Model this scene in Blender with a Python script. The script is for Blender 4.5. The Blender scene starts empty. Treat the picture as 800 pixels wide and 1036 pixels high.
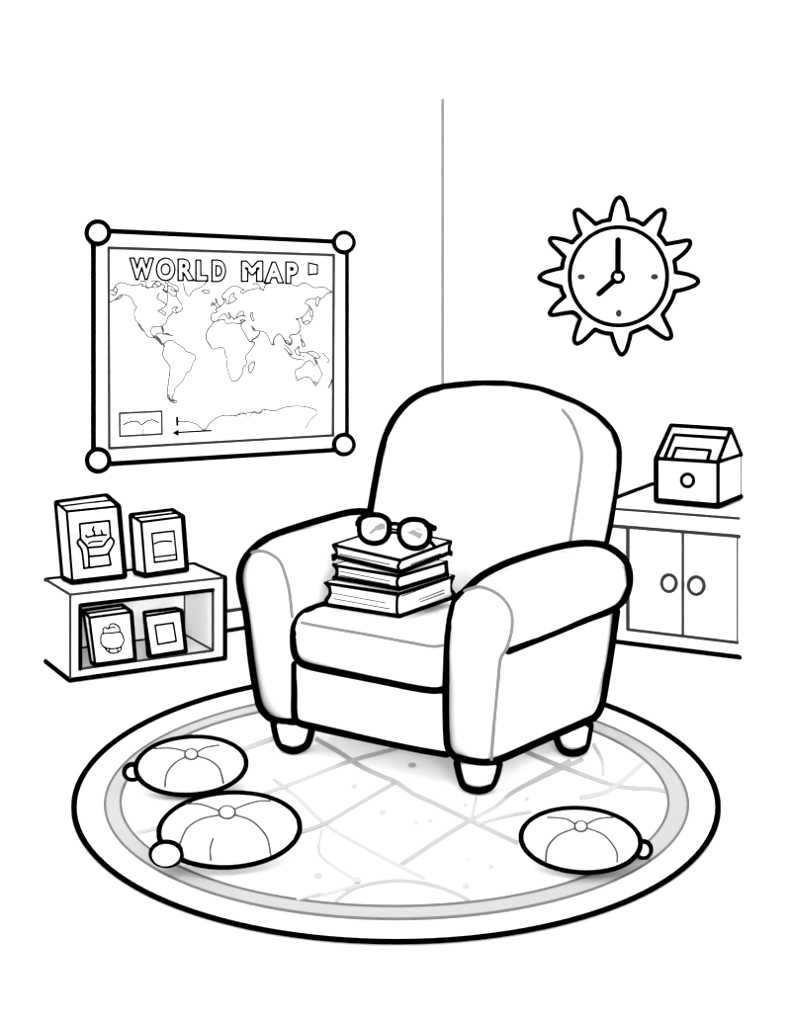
import bpy, math
from mathutils import Vector
from mathutils.bvhtree import BVHTree

# ------------------------------------------------------------------ camera frame
H = 1.4            # eye height
F = 1400.0         # focal length in pixels of the 800 px wide frame
HY = 300.0         # horizon row
CAM = Vector((0, 0, H))
PI = math.pi

def ray(x, y): return Vector(((x - 400) / F, 1.0, -(y - HY) / F))
def atD(x, y, D): return CAM + ray(x, y) * D
def onz(x, y, z=0.0): return CAM + ray(x, y) * ((H - z) * F / (y - HY))
def plane_hit(x, y, p0, n):
    r = ray(x, y); return CAM + r * ((p0 - CAM).dot(n) / r.dot(n))
UP = Vector((0, 0, 1))
def vplane(a, b):
    """vertical plane through ground points a, b -> (point, normal towards the camera)"""
    d = (b - a); d.z = 0; n = d.cross(UP).normalized()
    if (CAM - a).dot(n) < 0: n = -n
    return a, n

# ------------------------------------------------------------------ materials
def mat(name, v, rough=0.9, bump=0.0, scale=60):
    m = bpy.data.materials.new(name); m.use_nodes = True
    nt = m.node_tree; b = nt.nodes['Principled BSDF']
    b.inputs['Base Color'].default_value = (v[0], v[1], v[2], 1) if isinstance(v, tuple) else (v, v, v, 1)
    b.inputs['Roughness'].default_value = rough
    b.inputs['Specular IOR Level'].default_value = 0.0
    if bump:
        n = nt.nodes.new('ShaderNodeTexNoise'); n.inputs['Scale'].default_value = scale
        c = nt.nodes.new('ShaderNodeTexCoord'); nt.links.new(c.outputs['Object'], n.inputs['Vector'])
        bp = nt.nodes.new('ShaderNodeBump'); bp.inputs['Strength'].default_value = bump; bp.inputs['Distance'].default_value = 0.002
        nt.links.new(n.outputs['Fac'], bp.inputs['Height']); nt.links.new(bp.outputs['Normal'], b.inputs['Normal'])
    return m
M = dict(
    white=mat('white_paint', 0.93), fabric=mat('white_upholstery', 0.93, bump=0.1, scale=300),
    wall=mat('wall_plaster', 0.93, bump=0.05, scale=80), floor=mat('floor_white', 0.93, bump=0.03, scale=20),
    paper=mat('white_paper', 0.93), ink=mat('black_ink', 0.0), dark=mat('dark_charcoal', 0.022),
    g1=mat('mid_grey', 0.15), g2=mat('soft_grey', 0.055), gl=mat('grey_thread', 0.085),
    band=mat('rug_band_grey', 0.41), st1=mat('rug_stroke_grey', 0.39), st2=mat('rug_stroke_pale', 0.45),
    rug=mat('rug_pile_white', 0.93, bump=0.15, scale=400), smudge=mat('lens_reflection', 0.22), painted_reflection_pale=mat('lens_reflection_pale', 0.36),  # last two: lens reflections painted as flat grey colour
)
def glass():
    m = bpy.data.materials.new('lens_glass'); m.use_nodes = True; nt = m.node_tree
    b = nt.nodes['Principled BSDF']; b.inputs['Base Color'].default_value = (.93, .93, .93, 1)
    b.inputs['Roughness'].default_value = 0.02; b.inputs['Alpha'].default_value = 0.85
    return m
M['glass'] = glass()

# ------------------------------------------------------------------ mesh builder
def crom(P, n=6, closed=False):
    P = [Vector(p) for p in P]
    if len(P) < 3: return P
    out = []; N = len(P); rng = N if closed else N - 1
    for i in range(rng):
        if closed: a, b, c, d = P[(i-1) % N], P[i], P[(i+1) % N], P[(i+2) % N]
        else: a, b, c, d = P[max(i-1, 0)], P[i], P[i+1], P[min(i+2, N-1)]
        for k in range(n):
            t = k / n
            out.append(0.5 * ((2*b) + (c-a)*t + (2*a-5*b+4*c-d)*t*t + (3*b-a-3*c+d)*t**3))
    if not closed: out.append(P[-1].copy())
    return out

class MB:
    def __init__(s): s.v = []; s.f = []; s.m = []; s.mats = []; s.sm = []
    def mi(s, m):
        m = M[m]
        if m not in s.mats: s.mats.append(m)
        return s.mats.index(m)
    def add(s, vs, fs, m, smooth=False):
        o = len(s.v); s.v += [Vector(p) for p in vs]; k = s.mi(m)
        for f in fs: s.f.append([i + o for i in f]); s.m.append(k); s.sm.append(smooth)
        return s
    def hexa(s, b, t, m):
        """four bottom points, four top points"""
        return s.add(list(b) + list(t), [(3,2,1,0),(4,5,6,7),(0,1,5,4),(1,2,6,5),(2,3,7,6),(3,0,4,7)], m)
    def ext(s, loop, d, m):
        """closed outline swept along vector d"""
        n = len(loop); vs = list(loop) + [p + d for p in loop]
        fs = [list(range(n))[::-1], list(range(n, 2*n))] + [(i, (i+1) % n, (i+1) % n + n, i + n) for i in range(n)]
        return s.add(vs, fs, m)
    def loft(s, loops, m, smooth=True, caps=True):
        n = len(loops[0]); vs = [p for l in loops for p in l]; fs = []
        for k in range(len(loops) - 1):
            for i in range(n): fs.append((k*n+i, k*n+(i+1) % n, (k+1)*n+(i+1) % n, (k+1)*n+i))
        if caps: fs += [list(range(n))[::-1], list(range((len(loops)-1)*n, len(loops)*n))]
        return s.add(vs, fs, m, smooth)
    def ball(s, c, r, m, nu=10, nv=6):
        rx, ry, rz = r if isinstance(r, (tuple, list)) else (r, r, r)
        vs = [c + Vector((0, 0, -rz))]; fs = []
        for j in range(1, nv):
            a = -PI/2 + PI*j/nv
            for i in range(nu):
                t = 2*PI*i/nu; vs.append(c + Vector((rx*math.cos(a)*math.cos(t), ry*math.cos(a)*math.sin(t), rz*math.sin(a))))
        vs.append(c + Vector((0, 0, rz))); L = len(vs) - 1
        for i in range(nu):
            j = (i+1) % nu; fs.append((0, 1+j, 1+i)); fs.append((L, L-nu+i, L-nu+j))
            for k in range(nv-2): a = 1+k*nu; fs.append((a+i, a+j, a+nu+j, a+nu+i))
        return s.add(vs, fs, m, True)
    def tube(s, P, r, m, closed=False, n=8):
        """smooth tube through points"""
        P = [Vector(p) for p in P]
        Q = [P[0]]
        for p in P[1:]:
            if (p - Q[-1]).length > 1e-5: Q.append(p)
        if closed and (Q[0] - Q[-1]).length < 1e-5: Q.pop()
        P = Q; N = len(P)
        if N < 2: return s
        rr = r if isinstance(r, list) else [r]*N
        if len(rr) != N: rr = [rr[0]]*N
        vs = []; nrm = None
        for i in range(N):
            if closed: t = P[(i+1) % N] - P[(i-1) % N]
            else: t = P[min(i+1, N-1)] - P[max(i-1, 0)]
            if t.length < 1e-9: t = P[i] - P[i-1]
            t.normalize()
            if nrm is None:
                a = UP if abs(t.z) < .9 else Vector((1, 0, 0)); nrm = (a - t*a.dot(t)).normalized()
            else:
                nn = nrm - t*nrm.dot(t)
                nrm = nn.normalized() if nn.length > 1e-6 else t.orthogonal().normalized()
            b = t.cross(nrm)
            for k in range(n): a = 2*PI*k/n; vs.append(P[i] + (nrm*math.cos(a) + b*math.sin(a))*rr[i])
        fs = []
        for i in range(N if closed else N-1):
            j = (i+1) % N
            for k in range(n): fs.append((i*n+k, i*n+(k+1) % n, j*n+(k+1) % n, j*n+k))
        s.add(vs, fs, m, True)
        if not closed:
            s.ball(P[0], rr[0], m, 8, 4); s.ball(P[-1], rr[-1], m, 8, 4)
        return s
    def poly(s, P, r, m, closed=False, n=8):
        """sharp cornered tube: straight runs with ball joints"""
        P = list(P)
        for a, b in zip(P, P[1:] + ([P[0]] if closed else [])): s.tube([a, b], r, m, n=n)
        return s
    def build(s, name, parent=None, loc=None):
        lo = Vector(min(p[i] for p in s.v) for i in range(3)) if False else Vector([min(p[i] for p in s.v) for i in range(3)])
        hi = Vector([max(p[i] for p in s.v) for i in range(3)])
        if parent is not None: off = Vector(parent['_o'])
        else: off = Vector(loc) if loc is not None else Vector(((lo.x+hi.x)/2, (lo.y+hi.y)/2, lo.z))
        me = bpy.data.meshes.new(name)
        me.from_pydata([tuple(p - off) for p in s.v], [], s.f)
        for m in s.mats: me.materials.append(m)
        me.polygons.foreach_set('material_index', s.m); me.polygons.foreach_set('use_smooth', s.sm); me.update()
        o = bpy.data.objects.new(name, me); bpy.context.scene.collection.objects.link(o)
        o['_o'] = tuple(off)
        if parent is not None: o.parent = parent
        else: o.location = off
        return o

def tag(o, label=None, cat=None, group=None, kind=None):
    if label: o['label'] = label
    if cat: o['category'] = cat
    if group: o['group'] = group
    if kind: o['kind'] = kind
    return o
def empty(name, loc):
    o = bpy.data.objects.new(name, None); bpy.context.scene.collection.objects.link(o)
    o.location = loc; o.empty_display_size = .1; o['_o'] = tuple(loc); return o
def Dof(p): return p.y
def rpx(px, p): return 1.07 * px * p.y / F       # size in metres of px at the distance of p

def Z(off, sc, pts): return [(off[0] + x*sc, off[1] + y*sc) for x, y in pts]

# ------------------------------------------------------------------ room shell
corner = onz(447.5, 603)
def along(a_px, b_px):
    a, b = onz(*a_px), onz(*b_px); return (b - a).normalized()
dl = along((447.5, 603), (240, 637)); dr = along((447.5, 603), (661, 611))
WL = vplane(corner, corner + dl); WR = vplane(corner, corner + dr)
def onL(x, y, k=0.0): return plane_hit(x, y, WL[0] + WL[1]*k, WL[1])
def onR(x, y, k=0.0): return plane_hit(x, y, WR[0] + WR[1]*k, WR[1])
WH = 3.3
def wall(name, d, n, L):
    b = MB(); a = corner - n*0.0; e = corner + d*L
    b.hexa([a, e, e - n*.12, a - n*.12], [p + UP*WH for p in (a, e, e - n*.12, a - n*.12)], 'wall')
    return tag(b.build(name), kind='structure')
wall('wall_left', dl, WL[1], 5.5); wall('wall_right', dr, WR[1], 4.5)
b = MB(); b.hexa([Vector(p) for p in ((-7,-3,-.05),(7,-3,-.05),(7,8,-.05),(-7,8,-.05))], [Vector(p) for p in ((-7,-3,0),(7,-3,0),(7,8,0),(-7,8,0))], 'floor')
tag(b.build('floor'), kind='structure')
# corner seam strip
cs = (WL[1] + WR[1]).normalized(); top = plane_hit(447.5, 101, corner, cs)
b = MB(); b.tube([corner + cs*.004, Vector((corner.x, corner.y, top.z)) + cs*.004], rpx(1.6, corner), 'g1', n=6)
tag(b.build('trim_corner'), kind='structure')
# skirting of the left wall: grey top line, black foot line
def skirt(name, wl, d, L, hgt):
    b = MB(); n = wl[1]; a = corner + n*.002 + d*.02; e = corner + d*L + n*.002
    b.hexa([a, e, e + n*.012, a + n*.012], [p + UP*hgt for p in (a, e, e + n*.012, a + n*.012)], 'white')
    b.tube([a + n*.012 + UP*hgt, e + n*.012 + UP*hgt], rpx(1.5, corner), 'dark', n=6)
    b.tube([a + n*.014 + UP*.006, e + n*.014 + UP*.006], rpx(2.0, corner), 'ink', n=6)
    return tag(b.build(name), kind='structure')
# it ends where the shelf hides it
e = onL(205, 640); L1 = (Vector((e.x, e.y, 0)) - corner).length
skirt('baseboard_left', WL, dl, L1, .088)

# ------------------------------------------------------------------ world map on the left wall
root = empty('wall_map', onL(223, 470, .0))
tag(root, 'framed white world map poster with round corner knobs on the left wall', 'map')
K = .012
fr_o = [(94.5,233),(350.7,245),(350.7,454.5),(94.5,470.3)]
fr_i = [(109.7,250.6),(337.7,257.9),(336.9,440.5),(110.4,453.6)]
def onLs(pts, k): return [onL(x, y, k) for x, y in pts]
b = MB()
o0, o1 = onLs(fr_o, .003), onLs(fr_o, .026); i0, i1 = onLs(fr_i, .003), onLs(fr_i, .026)
for k in range(4):
    j = (k+1) % 4
    b.hexa([o0[k], o0[j], i0[j], i0[k]], [o1[k], o1[j], i1[j], i1[k]], 'white')
b.poly(onLs(fr_o, .026), rpx(2.6, o0[0]), 'ink', closed=True)
b.poly(onLs(fr_i, .026), rpx(1.5, o0[0]), 'dark', closed=True)
b.build('map_frame', root)
for (x, y, r) in ((98.9,235.4,11.3),(347.9,245.2,10),(347.9,449.8,9.9),(99.2,465.7,11.2)):
    b = MB(); ring = [(x + r*math.cos(t*PI/16), y + r*math.sin(t*PI/16)) for t in range(32)]
    L0 = onLs(ring, .004); L1_ = onLs(ring, .042)
    b.loft([L0, L1_], 'white', smooth=False)
    b.tube(L1_, rpx(2.5, o0[0]), 'ink', closed=True)
    b.build('corner_knob', root)
b = MB()
s0, s1 = onLs(fr_i, .003), onLs(fr_i, .008)
b.hexa(s0, s1, 'paper')
def sline(off, sc, pts, r=.72, m='g2', smooth=True, closed=False):
    P = Z(off, sc, pts); 
    if smooth: P = [(q.x, q.y) for q in crom([Vector((x, y, 0)) for x, y in P], 3, closed)]
    P3 = onLs(P, .0085)
    b.tube(P3, rpx(r, P3[0]), m, closed=closed, n=5)
q1 = ((105,250), .1); q2 = ((175,270), .1125); q3 = ((255,270), .1125); q4 = ((155,340), .15); q5 = ((275,310), .09655); q6 = ((110,400), .2875)
G2 = 'gl'
W = lambda q, pts, **k: sline(q[0], q[1], pts, **k)
# north america
W(q1, [(70,440),(100,425),(115,395),(150,365),(180,360),(230,372),(280,385),(340,385),(370,370),(395,380),(380,395),(420,400),(440,415),(480,405),(520,410),(560,395)])
W(q1, [(75,470),(95,488),(125,470),(135,430),(120,405),(95,440),(120,455)])
W(q1, [(70,555),(120,525),(150,500),(185,480),(240,490),(280,515),(295,555),(310,585),(335,608),(318,625),(308,680),(320,735),(345,770),(372,820),(395,850),(375,800),(350,770)])
W(q1, [(105,535),(150,525),(185,495)])
W(q1, [(395,830),(420,870),(440,900),(480,918),(515,920),(550,950),(575,980),(600,990)])
W(q1, [(515,905),(485,885),(475,850),(485,820),(510,803),(560,803),(580,800),(590,840),(605,862),(600,820),(590,800),(630,765),(645,715),(680,685),(695,650),(715,670),(755,660),(790,630),(800,605)])
W(q1, [(690,630),(715,605),(750,610),(720,630),(735,655)])
W(q1, [(560,460),(545,490),(540,520),(575,540),(620,570),(635,580),(645,530),(640,470),(615,450),(590,435)])
W(q1, [(640,450),(670,470),(710,500),(735,480),(735,455),(700,440),(680,425)])
W(q1, [(735,500),(760,540),(790,590)])
W(q1, [(650,350),(700,380),(740,395),(760,430),(740,445),(700,410),(660,390),(640,410),(650,440),(620,440),(600,420),(620,395),(590,380),(560,350)])
W(q1, [(370,350),(400,345),(430,360),(425,390),(450,410),(490,400),(500,370),(530,355),(550,340),(575,370),(565,400),(540,385),(515,375)])
W(q1, [(480,345),(510,340),(540,350)]); W(q1, [(620,360),(650,375),(640,395)])
W(q1, [(635,580),(610,610),(585,620)]); W(q1, [(545,650),(570,630),(600,650),(630,670),(620,690),(590,670),(560,655)])
W(q1, [(525,895),(540,875),(580,870),(620,880),(660,890),(700,898)]); W(q1, [(600,885),(640,870),(680,895)])
W(q1, [(530,915),(560,935),(575,960),(600,985),(620,1000)])
# greenland, iceland, britain
W(q2, [(95,145),(100,190),(115,240),(145,262),(165,235),(190,205),(240,188),(275,165),(300,140)])
W(q2, [(262,218),(290,205),(325,215),(325,232),(290,238),(262,218)])
W(q2, [(378,285),(400,300),(395,320),(412,345),(430,352),(400,368),(385,350),(370,340),(385,320),(378,285)]); W(q2, [(345,330),(362,318),(362,340),(345,350),(345,330)])
# europe and asia
W(q2, [(430,352),(400,370),(385,385),(398,408),(350,420),(342,470),(358,488),(400,488),(410,465),(430,435),(460,422),(480,440),(500,465),(515,460),(490,415),(510,420),(525,450),(545,465),(560,470),(570,450),(600,405),(640,402),(630,430),(655,445),(610,440),(575,460)])
W(q2, [(430,352),(455,330),(460,300),(435,270),(470,225),(520,180),(560,170),(610,190),(640,210),(605,215),(620,240),(660,218),(720,200),(760,195),(800,200)])
W(q2, [(440,285),(475,290),(480,330),(520,325),(560,300),(572,280),(540,270),(550,235),(520,250),(505,290),(500,320)])
W(q2, [(700,415),(718,410),(715,440),(732,480),(712,482),(700,450),(692,425),(700,415)]); W(q2, [(540,455),(545,475)])
W(q2, [(705,530),(725,570),(770,575),(800,580)]); W(q2, [(705,530),(735,560)])
W(q2, [(780,590),(760,630),(720,655),(688,668),(640,590),(610,535),(620,500),(600,480),(640,478)])
W(q2, [(655,480),(600,510),(540,505),(475,508),(468,480),(430,478),(370,495),(345,525),(305,580),(298,650),(335,705)])
W(q2, [(690,672),(735,680),(728,705)])
W(q3, [(0,160),(30,150),(60,165),(75,190),(100,215),(110,180),(130,155),(180,150)])
W(q3, [(360,158),(410,175),(440,150),(490,150),(560,188),(640,180),(690,210),(715,228),(670,240),(640,275),(610,290),(585,360),(572,330),(572,280),(600,272),(608,300)])
W(q3, [(560,285),(505,290),(475,330),(510,345),(545,400),(540,440),(515,440),(525,380)])
W(q3, [(515,350),(500,400),(460,445),(420,465),(390,465),(410,480),(425,510),(432,570),(400,605),(350,612),(335,630),(355,650),(345,700)])
W(q3, [(450,460),(455,500),(490,518),(530,490),(545,440)]); W(q3, [(460,500),(500,480),(520,500)])
W(q3, [(0,550),(20,572),(70,578),(115,590),(145,630),(165,680),(185,705),(195,650),(240,602),(275,630),(300,670),(320,690),(345,705),(320,665),(300,660)])
W(q3, [(0,655),(40,630),(70,600)]); W(q3, [(435,605),(440,650),(465,680),(470,705)])
# south america, africa
W(q4, [(0,5),(30,25),(50,50),(72,50),(95,32),(130,32),(155,50),(205,80),(215,100),(265,118),(285,145),(262,195),(250,230),(222,250),(205,290),(165,335),(145,355),(138,395),(125,410),(135,430),(160,440),(145,452),(118,440),(95,405),(100,330),(110,250),(112,205),(80,160),(62,120),(72,85),(72,50)])
W(q4, [(105,395),(115,425),(140,440)]); W(q4, [(10,0),(35,10),(55,40)])
W(q4, [(355,0),(360,30),(380,60),(400,88),(440,78),(465,75),(482,95),(482,120),(500,150),(495,195),(510,250),(530,302),(570,295),(605,240),(605,210),(632,185),(622,138),(655,95),(685,42),(650,38),(628,0)])
W(q4, [(682,172),(680,205),(655,250),(642,225),(648,190),(682,172)])
# islands and australia
W(q5, [(0,400),(25,405),(15,370),(25,330),(75,285),(115,330),(140,380),(165,395),(190,408),(210,380),(205,340),(180,320),(200,298),(260,290),(290,255)])
W(q5, [(130,400),(175,440),(212,490),(205,505),(170,480),(125,430),(160,470),(195,520),(240,545),(335,560)])
W(q5, [(298,290),(305,340),(335,375),(345,420),(318,415),(312,380),(300,340)]); W(q5, [(240,465),(270,430),(285,415),(280,460),(300,515),(260,500),(235,465)])
W(q5, [(305,480),(350,482)]); W(q5, [(320,530),(340,520)]); W(q5, [(365,480),(415,468),(470,490),(500,520),(500,540),(450,535),(410,510),(365,485)]); W(q5, [(530,490),(548,495),(555,515),(590,550),(598,575),(580,585)])
W(q5, [(395,565),(350,585),(310,635),(255,660),(245,690),(258,765),(285,768),(350,738),(400,750),(430,790),(460,830),(480,800),(520,730),(522,695),(485,620),(460,545),(440,545),(465,600),(440,615),(425,580),(400,570)])
W(q5, [(430,790),(470,800)]); W(q5, [(628,770),(605,830),(590,855)], r=.8)
# antarctica, scale bar, inset
W(q6, [(240,92),(280,93),(310,103),(335,122),(355,98),(385,77),(410,70),(440,72),(470,65),(490,62),(510,58),(530,60),(545,48),(580,55),(620,42),(660,38),(700,42),(735,58),(710,85),(693,115)], r=.7)
W(q6, [(445,75),(470,58),(490,75),(510,60),(525,66),(550,52)], r=.5)
W(q6, [(240,78),(241,104)], r=1.3, m='ink'); W(q6, [(236,131),(360,124)], r=1.0, m='ink')
P = onLs(Z(q6[0], q6[1], [(222,132),(246,119),(246,144)]), .0095); b.ext(P, WL[1]*.001, 'ink')
sline(q6[0], q6[1], [(38,63),(186,56),(187,136),(39,144)], r=1.1, m='dark', smooth=False, closed=True) if False else b.poly(onLs(Z(q6[0], q6[1], [(38,63),(186,56),(187,136),(39,144)]), .009), rpx(1.1, s0[0]), 'dark', closed=True, n=6)
W(q6, [(52,103),(75,93),(100,92),(115,103),(135,90),(155,87),(175,96)], r=.8, m='dark'); W(q6, [(118,108),(120,134)], r=.5); W(q6, [(68,82),(82,78)], r=.5)
# small square after the title
b.poly(onLs([(312,266),(321,268),(321,277),(312,278)], .009), rpx(1.1, s0[0]), 'ink', closed=True, n=6)
b.build('map_sheet', root)
# title letters
def glyph(ch, off):
    cu = bpy.data.curves.new('t', 'FONT'); cu.body = ch; cu.size = 1; cu.offset = off; cu.resolution_u = 4
    o = bpy.data.objects.new('t', cu); bpy.context.scene.collection.objects.link(o)
    bpy.context.view_layer.update()
    dg = bpy.context.evaluated_depsgraph_get(); me = o.evaluated_get(dg).to_mesh()
    vs = [v.co.copy() for v in me.vertices]; fs = [tuple(p.vertices) for p in me.polygons]
    bpy.data.objects.remove(o); bpy.data.curves.remove(cu)
    return vs, fs
for ch, x0, x1, y0, y1 in (('W',131.5,155,261,283),('O',158,177,261,284),('R',180,195,262,284),('L',198,210,263,284.5),('D',214,228.5,263,285),
                           ('M',244.5,265.5,264,285),('A',268,286,265,286.5),('P',289,301.5,265,287)):
    vs0, _ = glyph(ch, 0.0)
    ax, bx = min(v.x for v in vs0), max(v.x for v in vs0); ay, by = min(v.y for v in vs0), max(v.y for v in vs0)
    b = MB()
    vs, fs = glyph(ch, .06)
    pw = [onL(x0 + 1.5 + (v.x-ax)/(bx-ax)*(x1-x0-3.0), y1 - 1.8 - (v.y-ay)/(by-ay)*(y1-y0-3.6), .0115) for v in vs]
    b.add(pw, fs, 'paper')
    key = {}                                       # weld the fill so that only real outline edges stay open
    wid = [key.setdefault((round(v.x, 4), round(v.y, 4)), n_) for n_, v in enumerate(vs)]
    cnt = {}
    for f_ in fs:
        for p_, q_ in zip(f_, f_[1:] + f_[:1]):
            e_ = tuple(sorted((wid[p_], wid[q_])))
            if e_[0] != e_[1]: cnt[e_] = cnt.get(e_, 0) + 1
    for (p_, q_), c_ in cnt.items():
        if c_ == 1: b.tube([pw[p_], pw[q_]], rpx(1.05, pw[0]), 'ink', n=5)
    b.build('title_letter', root)

# ------------------------------------------------------------------ sun clock on the right wall
ck = ((530,190), .25)
sun = [(348,130),(355,95),(368,55),(385,38),(402,50),(415,85),(422,128),(450,132),(482,150),(515,118),(545,92),(568,92),(567,125),(555,160),(545,190),(560,205),(575,228),(620,220),(665,213),(672,230),(650,262),(608,295),(612,318),(614,342),(660,350),(695,365),(705,380),(690,395),(650,410),(610,418),(600,450),(580,485),(560,513),(575,545),(592,580),(595,605),(575,610),(540,590),(500,560),(470,572),(432,588),(425,620),(412,660),(395,675),(380,660),(365,625),(355,590),(325,587),(287,573),(260,600),(235,622),(212,630),(203,612),(215,565),(228,530),(212,512),(197,503),(160,508),(115,515),(105,503),(130,470),(165,440),(155,420),(150,400),(115,390),(75,375),(62,362),(80,345),(120,332),(155,325),(158,300),(165,280),(140,255),(110,225),(105,207),(120,203),(160,210),(195,222),(210,205),(230,187),(215,150),(205,110),(208,92),(225,90),(255,115),(290,147),(318,135)]
sharp = {(348,130),(422,128),(482,150),(545,190),(575,228),(608,295),(614,342),(610,418),(560,513),(500,560),(432,588),(355,590),(287,573),(228,530),(197,503),(165,440),(150,400),(155,325),(165,280),(195,222),(230,187),(290,147)}
# smooth each arc between sharp notches
idx = [i for i, p in enumerate(sun) if p in sharp]; loop = []
for a, c in zip(idx, idx[1:] + [idx[0] + len(sun)]):
    seg = [sun[i % len(sun)] for i in range(a, c+1)]
    cr = crom([Vector((x, y, 0)) for x, y in seg], 4)
    loop += [(q.x, q.y) for q in cr[:-1]]
root = empty('sun_clock', onR(625, 360, 0))
tag(root, 'round white wall clock with pointed sun rays on the right wall', 'clock')
def onRs(pts, k): return [onR(x, y, k) for x, y in pts]
lp = Z(ck[0], ck[1], loop)
b = MB(); c0 = onRs(lp, .004); c1 = onRs(lp, .03)
ci, cI = onR(625.5, 279.5, .004), onR(625.5, 279.5, .03); n = len(lp)
b.add([ci] + c0 + [cI] + c1, [(0, (i+1) % n + 1, i+1) for i in range(n)] + [(n+1, n+2+i, n+2+(i+1) % n) for i in range(n)] + [(1+i, 1+(i+1) % n, n+2+(i+1) % n, n+2+i) for i in range(n)], 'white')
for i in range(n): b.tube([c1[i], c1[(i+1) % n]], rpx(2.3, c1[0]), 'ink', n=6)
b.build('sunray_rim', root)
b = MB(); rg = [(625.5 + 49.3*math.cos(t*PI/32), 279.5 + 49.7*math.sin(t*PI/32)) for t in range(64)]
b.loft([onRs(rg, .03), onRs(rg, .034)], 'white', smooth=False); b.tube(onRs(rg, .034), rpx(2.2, c1[0]), 'ink', closed=True)
b.build('dial', root)
for cx, cy, ax, ay in ((588,280,3.9,3),(662,280,3.9,3),(625.8,317,3.1,3.9)):
    b = MB(); e = [(cx + ax*math.cos(t*PI/8), cy + ay*math.sin(t*PI/8)) for t in range(16)]
    b.loft([onRs(e, .034), onRs(e, .037)], 'dark', smooth=False); b.build('hour_mark', root)
b = MB(); b.tube([onR(625, 275, .04), onR(625.2, 242.5, .04)], rpx(2.8, c1[0]), 'ink'); b.build('minute_hand', root)
b = MB(); b.tube([onR(621, 284, .04), onR(605.8, 297.3, .04)], rpx(2.8, c1[0]), 'ink'); b.build('hour_hand', root)
b = MB(); e = [(625 + 5.6*math.cos(t*PI/10), 280 + 5.6*math.sin(t*PI/10)) for t in range(20)]
b.loft([onRs(e, .034), onRs(e, .046)], 'white', smooth=False); b.tube(onRs(e, .046), rpx(1.9, c1[0]), 'ink', closed=True); b.build('hub', root)

# ------------------------------------------------------------------ left book shelf
A = onz(71, 690.5); B = onz(227.5, 668); u = (B - A).normalized(); Lw = (B - A).length
w = Vector((-u.y, u.x, 0));  w = w if w.y > 0 else -w
SH = H - (602 - HY) * A.y / F
SH2 = H - (584 - HY) * B.y / F
SH = (SH + SH2) / 2
# depth limited by the wall
def wall_gap(p, d, wl): return (wl[0] - p).dot(wl[1]) / d.dot(wl[1])
SD = min(wall_gap(A, w, WL), wall_gap(B, w, WL)) - .03
def S(s, t, z): return A + u*s + w*t + UP*z
SF = (A, -w)
def onS(x, y, t=0.0): return plane_hit(x, y, A + w*t, w)
def sbox(b, s0, s1, t0, t1, z0, z1, m='white'):
    b.hexa([S(s0,t0,z0), S(s1,t0,z0), S(s1,t1,z0), S(s0,t1,z0)], [S(s0,t0,z1), S(s1,t0,z1), S(s1,t1,z1), S(s0,t1,z1)], m)
def sz(p): d = p - A; return d.dot(u), p.z
o_tl, o_br = sz(onS(81, 613)), sz(onS(215.4, 658)); o_tr = sz(onS(215.4, 596.3)); o_bl = sz(onS(82, 677))
x0, x1 = o_tl[0], o_br[0]; zt = (o_tl[1] + o_tr[1]) / 2; zb = (o_bl[1] + o_br[1]) / 2
shelf = empty('low_bookshelf', S(Lw/2, SD/2, 0))
tag(shelf, 'low white open bookshelf against the left wall holding picture books', 'bookshelf')
r25 = rpx(2.5, B); r13 = rpx(1.35, B)
b = MB(); sbox(b, 0, Lw, 0, SD, zt, SH)
b.poly([S(0,0,SH), S(Lw,0,SH)], r13, 'dark'); b.poly([S(0,0,SH), S(0,SD,SH)], r13, 'dark')
b.poly([S(Lw,0,SH), S(Lw,SD,SH), S(0,SD,SH)], rpx(2.3, B), 'ink')
b.poly([S(Lw,0,SH), S(Lw,0,zt)], r25, 'ink'); b.poly([S(0,0,SH), S(0,0,zt)], r13, 'dark')
b.poly([S(x0,0,zt), S(x1,0,zt)], rpx(2.1, B), 'ink'); b.build('top_panel', shelf)
b = MB(); sbox(b, 0, x0, 0, SD, zb, zt); b.poly([S(0,0,zb), S(0,0,zt)], r13, 'dark'); b.poly([S(x0,0,zb), S(x0,0,zt)], rpx(2.1, B), 'ink'); b.build('side_panel', shelf)
b = MB(); sbox(b, x1, Lw, 0, SD, zb, zt); b.poly([S(Lw,0,zb), S(Lw,0,zt)], r25, 'ink'); b.poly([S(x1,0,zb), S(x1,0,zt)], r13, 'dark'); b.build('side_panel', shelf)
b = MB(); sbox(b, 0, Lw, 0, SD, 0.006, zb)
b.poly([S(0,SD,.008), S(0,0,.008), S(Lw,0,.008)], r25, 'ink'); b.poly([S(Lw,0,.008), S(Lw,0,zb)], r25, 'ink'); b.poly([S(0,0,.008), S(0,0,zb)], r13, 'dark')
b.poly([S(x0,0,zb), S(x1,0,zb)], r13, 'dark'); b.build('bottom_panel', shelf)
SDi = SD - .02
b = MB(); sbox(b, x0, x1, SDi, SD, zb, zt); b.poly([S(x0,SDi,zb), S(x1,SDi,zb)], rpx(1.6, B), 'ink'); b.poly([S(x1,SDi,zb), S(x1,SDi,zt)], r13, 'dark')
b.poly([S(x1,SDi,zb), S(x1,0,zb)], r13, 'dark'); b.build('back_panel', shelf)

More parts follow.
